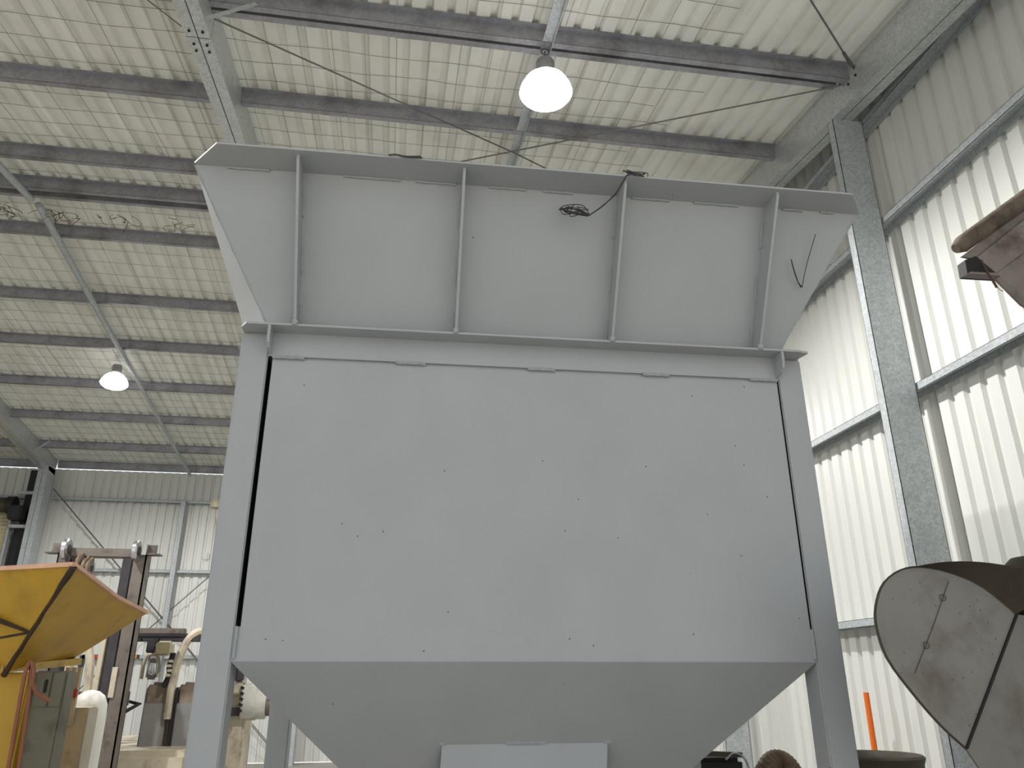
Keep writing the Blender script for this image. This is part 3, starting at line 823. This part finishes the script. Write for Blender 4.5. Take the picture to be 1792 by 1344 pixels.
b = MB(); b.tube([lf(-2.50, 8.55, 1.50), lf(-2.33, 8.6, 1.45), lf(-2.46, 8.5, 1.36)], [.012, .03, .02], 8); b.tube([lf(-2.45, 8.55, 1.52), lf(-2.43, 8.55, 1.49)], .01, 6); b.build('control_stick', M['black_paint'], fk, smooth=True)
b = MB(); b.box(lf(-3.25, 8.4, .25), lf(-1.75, 10.9, 1.05)); b.build('chassis', M['beige'], fk, bevel=.06)
for x in (-3.22, -1.95):
    for y in (8.75, 10.4):
        b = MB(); b.cyl(lf(x, y, .33), lf(x+.2, y, .33), .33, 24); b.build('wheel', M['dark'], fk, smooth=True)

# ---- goalpost marker frame behind
gp = empty('marker_frame', (-3.1, 9.8, 0)); lg = rel(gp)
gp.location = (-2.9, 12.2, 0); lg = rel(gp)
tag(gp, 'black tubular frame with red and white marker strip behind the mast', 'frame')
XS = 1.245
def gx(x): return x*XS
b = MB(); b.bar(lg(gx(-3.33), 12.2, 1.985), lg(gx(-2.73), 12.2, 1.985), .05, .055); b.build('top_bar', M['black_paint'], gp)
for x in (-3.33, -2.83):
    b = MB(); b.bar(lg(gx(x), 12.2, 0), lg(gx(x), 12.2, 2.0), .06, .05, (0, 1, 0)); b.build('upright', M['black_paint'], gp)
for i, (a, c, mt) in enumerate(((-3.265, -3.215, 'amber'), (-3.215, -3.16, 'red'), (-3.16, -3.03, 'white'), (-2.80, -2.75, 'amber'))):
    b = MB(); b.box(lg(gx(a), 12.165, 1.96), lg(gx(c), 12.175, 2.01)); b.build('marker_strip', M[mt], gp)
mr_ = MB().box(lg(gx(-2.99), 12.08, 1.72), lg(gx(-2.93), 12.12, 1.88)).build('mirror_head', M['chrome'], gp, bevel=.015)
b = MB(); b.tube(smoothpath([lg(gx(-2.90), 12.15, 1.98), lg(gx(-2.90), 12.1, 1.80), lg(gx(-2.92), 12.1, 1.70), lg(gx(-3.0), 12.1, 1.74), lg(gx(-3.0), 12.1, 1.88), lg(gx(-2.92), 12.1, 1.90)], 4), .012, 6); b.build('mirror_arm', M['black_paint'], gp, smooth=True)

# ---- cream machine seen between the post and the cone
em = empty('cream_engine', (-1.35, 9.3, 0)); le = rel(em)
tag(em, 'cream and white engine unit glimpsed between hopper post and cone', 'engine')
MB().box(le(-1.62, 9.15, .2), le(-1.40, 9.7, 1.58)).build('engine_block', M['beige'], em, bevel=.02)
MB().box(le(-1.60, 9.02, 1.53), le(-1.44, 9.3, 1.64)).build('air_box', M['beige'], em, bevel=.015)
b = MB(); b.lathe([(0, -.09), (.05, -.07), (.055, .05), (.03, .09), (0, .09)], le(-1.49, 9.05, 1.74), 16); b.build('vent_cap', M['mast_dark'], em, smooth=True)
MB().box(le(-1.56, 9.06, 1.62), le(-1.42, 9.2, 1.83)).build('vent_housing', M['white'], em, bevel=.03)
MB().cyl(le(-1.44, 9.2, 1.46), le(-1.30, 9.2, 1.46), .19, 24).build('drive_housing', M['white'], em, smooth=True)
MB().cyl(le(-1.30, 9.2, 1.42), le(-1.20, 9.2, 1.42), .14, 24).build('drive_cover', M['white'], em, smooth=True)
MB().cyl(le(-1.20, 9.2, 1.40), le(-1.10, 9.2, 1.40), .09, 20).build('shaft_hub', M['mast'], em, smooth=True)
for i in range(5): MB().cyl(le(-1.44, 9.0, 1.36+.055*i), le(-1.43, 9.0, 1.385+.055*i), .02, 8).build('flange_bolt', M['dark'], em)
MB().box(le(-1.62, 9.05, 1.32), le(-1.46, 9.12, 1.40)).build('clamp_strip', M['black_paint'], em)
MB().box(le(-1.60, 9.3, 0), le(-1.0, 9.7, .2)).build('engine_skid', M['mast_dark'], em)

# ---- post floodlight on the back wall
fl_ = empty('wall_floodlight', (-3.95, 18.0, 0)); lo_ = rel(fl_)
tag(fl_, 'beige floodlight pole rising just left of the hopper post', 'floodlight')
b = MB(); b.tube(smoothpath([lo_(-3.77, 18, 0), lo_(-3.78, 18, 4.4), lo_(-3.84, 18, 5.1), lo_(-3.86, 18, 5.38)], 5), .055, 10); b.build('pole', M['beige'], fl_, smooth=True)
MB().lathe([(0, -.1), (.13, -.1), (.14, 0), (.10, .08), (0, .1)], lo_(-3.89, 17.95, 5.40), 16).build('lamp_hood', M['beige'], fl_, smooth=True)
MB().box(lo_(-4.02, 17.85, 4.12), lo_(-3.88, 18.0, 4.30)).build('lamp_box', M['chrome'], fl_, bevel=.03)

# ================================================================== RIGHT SIDE MACHINES
hd = empty('grey_chute_hood', (2.5, 3.0, 0)); lhd = rel(hd)
tag(hd, 'worn grey rounded sheet metal chute hood at the lower right', 'chute')
face = [(1.780, 1.847), (1.800, 1.929), (1.843, 1.995), (1.915, 2.039), (2.001, 2.053), (2.129, 2.032), (2.250, 1.981), (2.366, 1.883), (2.045, 1.426), (1.962, 1.504), (1.874, 1.613), (1.800, 1.729)]
def hood_y(x, z): return 2.7
fp = smoothpath([(x, 2.7, z) for x, z in face[8:]+face[:8]], 3)
b = MB(); b.prism([lhd(*p) for p in fp], (0, .012, 0)); b.build('face_plate', M['hood'], hd)
# seam strip and second plate
b = MB(); b.bar(lhd(2.366, 2.696, 1.883), lhd(2.045, 2.696, 1.426), .008, .008, (0, 1, 0)); b.build('seam_strip', M['dark'], hd)
b = MB(); b.prism([lhd(2.368, 2.70, 1.883), lhd(3.0, 2.95, 1.86), lhd(2.75, 2.95, .9), lhd(2.40, 2.80, .95), lhd(2.047, 2.70, 1.426)], (0, .012, 0)); b.build('lower_plate', M['hood'], hd)
# overhanging rolled brow, its underside shade painted in with the darker steel colour
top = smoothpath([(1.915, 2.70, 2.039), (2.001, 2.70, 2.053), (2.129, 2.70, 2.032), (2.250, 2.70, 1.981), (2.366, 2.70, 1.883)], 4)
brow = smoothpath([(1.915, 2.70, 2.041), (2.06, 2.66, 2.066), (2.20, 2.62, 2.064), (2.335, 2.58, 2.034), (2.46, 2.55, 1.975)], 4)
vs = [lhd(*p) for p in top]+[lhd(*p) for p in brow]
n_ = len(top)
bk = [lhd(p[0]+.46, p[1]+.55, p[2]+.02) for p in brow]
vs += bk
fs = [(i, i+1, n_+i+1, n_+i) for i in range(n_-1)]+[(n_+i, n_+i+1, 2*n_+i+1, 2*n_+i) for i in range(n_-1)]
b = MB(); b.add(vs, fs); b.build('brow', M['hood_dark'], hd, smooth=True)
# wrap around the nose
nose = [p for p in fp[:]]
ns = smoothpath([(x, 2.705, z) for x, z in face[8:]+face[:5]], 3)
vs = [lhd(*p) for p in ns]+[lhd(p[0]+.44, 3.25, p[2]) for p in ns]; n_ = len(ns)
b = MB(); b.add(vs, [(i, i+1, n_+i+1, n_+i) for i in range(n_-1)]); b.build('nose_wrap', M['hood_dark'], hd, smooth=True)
b = MB(); b.tube([lhd(p[0], 2.70, p[2]) for p in smoothpath([(x, 2.7, z) for x, z in face[8:]+face[:8]], 3)], .0035, 6); b.build('edge_bead', M['hood_dark'], hd, smooth=True)
b = MB(); b.tube([lhd(2.107, 2.696, 2.001), lhd(2.014, 2.696, 1.849), lhd(1.898, 2.696, 1.674)], .0011, 5); b.build('crease', M['grime'], hd)
for x, z in ((2.067, 1.94), (1.962, 1.77)):
    b = MB(); b.tube([lhd(x+.012*math.cos(t*.63), 2.693, z+.012*math.sin(t*.63)) for t in range(11)], .0014, 5); b.build('spot_ring', M['hood_dark'], hd)
b = MB(); b.lathe([(0, .10), (.10, .09), (.16, .03), (.18, -.05), (.18, -.2)], lhd(2.88, 3.1, 2.075), 20); b.build('rear_cap', M['hood_dark'], hd, smooth=True)
MB().box(lhd(2.72, 3.0, 0), lhd(2.86, 3.14, 1.8)).build('support_leg', M['hood'], hd)

rb = empty('dusty_bin_rim', (3.6, 3.4, 0)); lr = rel(rb)
tag(rb, 'dusty mauve steel bin corner jutting in at the right edge', 'bin')
# rim channel running up to the right towards the camera
a0 = Vector((2.965, 3.22, 3.845)); a1 = Vector((3.62, 3.10, 4.31))
b = MB(); b.tube([lr(*a0), lr(*(a0+(a1-a0)*.06)), lr(*a1)], [.028, .048, .052], 10); b.build('rim_roll', M['rim_dirt'], rb, smooth=True)
b = MB(); b.prism([lr(2.99, 3.22, 3.80), lr(3.075, 3.22, 3.79), lr(3.281, 3.22, 3.531), lr(3.62, 3.16, 3.25), lr(3.75, 3.12, 4.32), lr(3.5, 3.14, 4.18)], (0, .012, 0)); b.build('flare_plate', M['dusty'], rb)
b = MB(); b.prism([lr(3.075, 3.205, 3.795), lr(3.155, 3.205, 3.70), lr(3.60, 3.10, 4.02), lr(3.60, 3.10, 4.20)], (0, .01, 0)); b.build('stiffener_angle', M['dusty'], rb)
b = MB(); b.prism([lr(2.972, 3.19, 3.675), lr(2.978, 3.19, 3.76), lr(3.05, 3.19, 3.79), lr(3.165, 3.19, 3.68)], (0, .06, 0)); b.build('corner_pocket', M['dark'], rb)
b = MB(); b.prism([lr(2.970, 3.18, 3.670), lr(3.165, 3.18, 3.674), lr(3.155, 3.18, 3.690), lr(2.985, 3.18, 3.684)], (0, .045, 0)); b.build('corner_lip', M['dusty'], rb)
MB().box(lr(3.60, 3.2, 0), lr(3.72, 3.32, 4.0)).build('support_leg', M['dusty'], rb)
strands('hanging_cord', [(3.065, 3.175, 3.76), (3.075, 3.17, 3.69), (3.10, 3.17, 3.625), (3.112, 3.17, 3.60)], 5, .008, .004,
        'dark frayed cord hanging from the dusty bin corner at right', 'cord', M['nest'])
strands('cord_tail', [(3.113, 3.17, 3.60), (3.125, 3.17, 3.58), (3.145, 3.17, 3.572)], 1, .002, .002,
        'fine curled tail below the cord on the dusty bin corner', 'cord', M['nest'])

op = MB(); op.tube([(0, 0, 0), (-.02, -.04, 1.55)], [.028, .024], 12)
o = op.build('orange_pole', M['orange'], smooth=True); o.location = (4.33, 6.90, 0)
tag(o, 'bright orange plastic pole leaning by the white ribbed wall', 'pole')

# dark machine, hose and bin edge behind the right post
dmn = empty('dark_machine', (2.3, 5.6, 0)); ldn = rel(dmn)
tag(dmn, 'dark greasy machine top below the hopper cone at the right', 'machine')
MB().box(ldn(1.97, 5.45, .1), ldn(2.45, 6.2, 1.165)).build('machine_body', M['dark'], dmn, bevel=.03)
b = MB(); b.bar(ldn(2.02, 5.42, 1.205), ldn(2.42, 5.42, 1.185), .05, .03); b.build('machine_top_rail', M['hood_dark'], dmn)
b = MB(); b.tube(smoothpath([ldn(2.30, 5.4, 1.16), ldn(2.36, 5.4, 1.20), ldn(2.43, 5.4, 1.17), ldn(2.46, 5.4, 1.10)], 5), .008, 6); b.build('wire_loop', M['galv'], dmn, smooth=True)
hz = empty('flexible_hose', (2.68, 5.5, 0)); lhz = rel(hz)
tag(hz, 'brown ribbed flexible hose arching up beside the right hopper post', 'hose')
hp_ = smoothpath([lhz(2.70, 5.6, .2), lhz(2.60, 5.55, .9), lhz(2.64, 5.5, 1.08), lhz(2.72, 5.5, 1.13), lhz(2.80, 5.5, 1.07), lhz(2.86, 5.55, .9), lhz(2.88, 5.6, .2)], 12)
MB().tube(hp_, [.075+.006*(i % 2) for i in range(len(hp_))], 14).build('hose', M['hose_brown'], hz, smooth=True)
be = empty('dark_bin', (3.35, 5.4, 0)); lbe = rel(be)
tag(be, 'dark curved bin edge at the bottom beside the orange pole', 'bin')
MB().lathe([(.30, 0), (.33, 1.12), (.345, 1.165), (.33, 1.18), (.31, 1.165), (.29, 1.1), (.27, .05), (0, .05)], (0, 0, 0), 32).build('bin_shell', M['hood_dark'], be, smooth=True)

# ---- straw and old nests along the ridge
for i, (x, y, n, lab) in enumerate(((-5.35, 9.60, 16, 'messy dry nest straw under the ridge at the far left'), (-4.62, 9.62, 16, 'reddish nest straw tangled on the bridging pipe at the ridge'), (-3.85, 9.62, 8, 'thin straw wisps under the ridge right of the pipe'), (-3.1, 9.64, 6, 'few dark straw wisps under the ridge near the hopper'))):
    b = MB()
    for q in range(n):
        p = Vector((max(-.3, min(.3, random.gauss(0, .14))), random.gauss(0, .04), 0))
        pts = [p]
        for s_ in range(3): pts.append(pts[-1]+Vector((random.gauss(0, .07), random.gauss(0, .05), -abs(random.gauss(0, .04)))))
        b.tube(smoothpath(pts, 3), .0038, 4)
    o = b.build('nest_straw', M['nest']); o.location = (x, y, roof(y)-.16)
    tag(o, lab, 'straw')
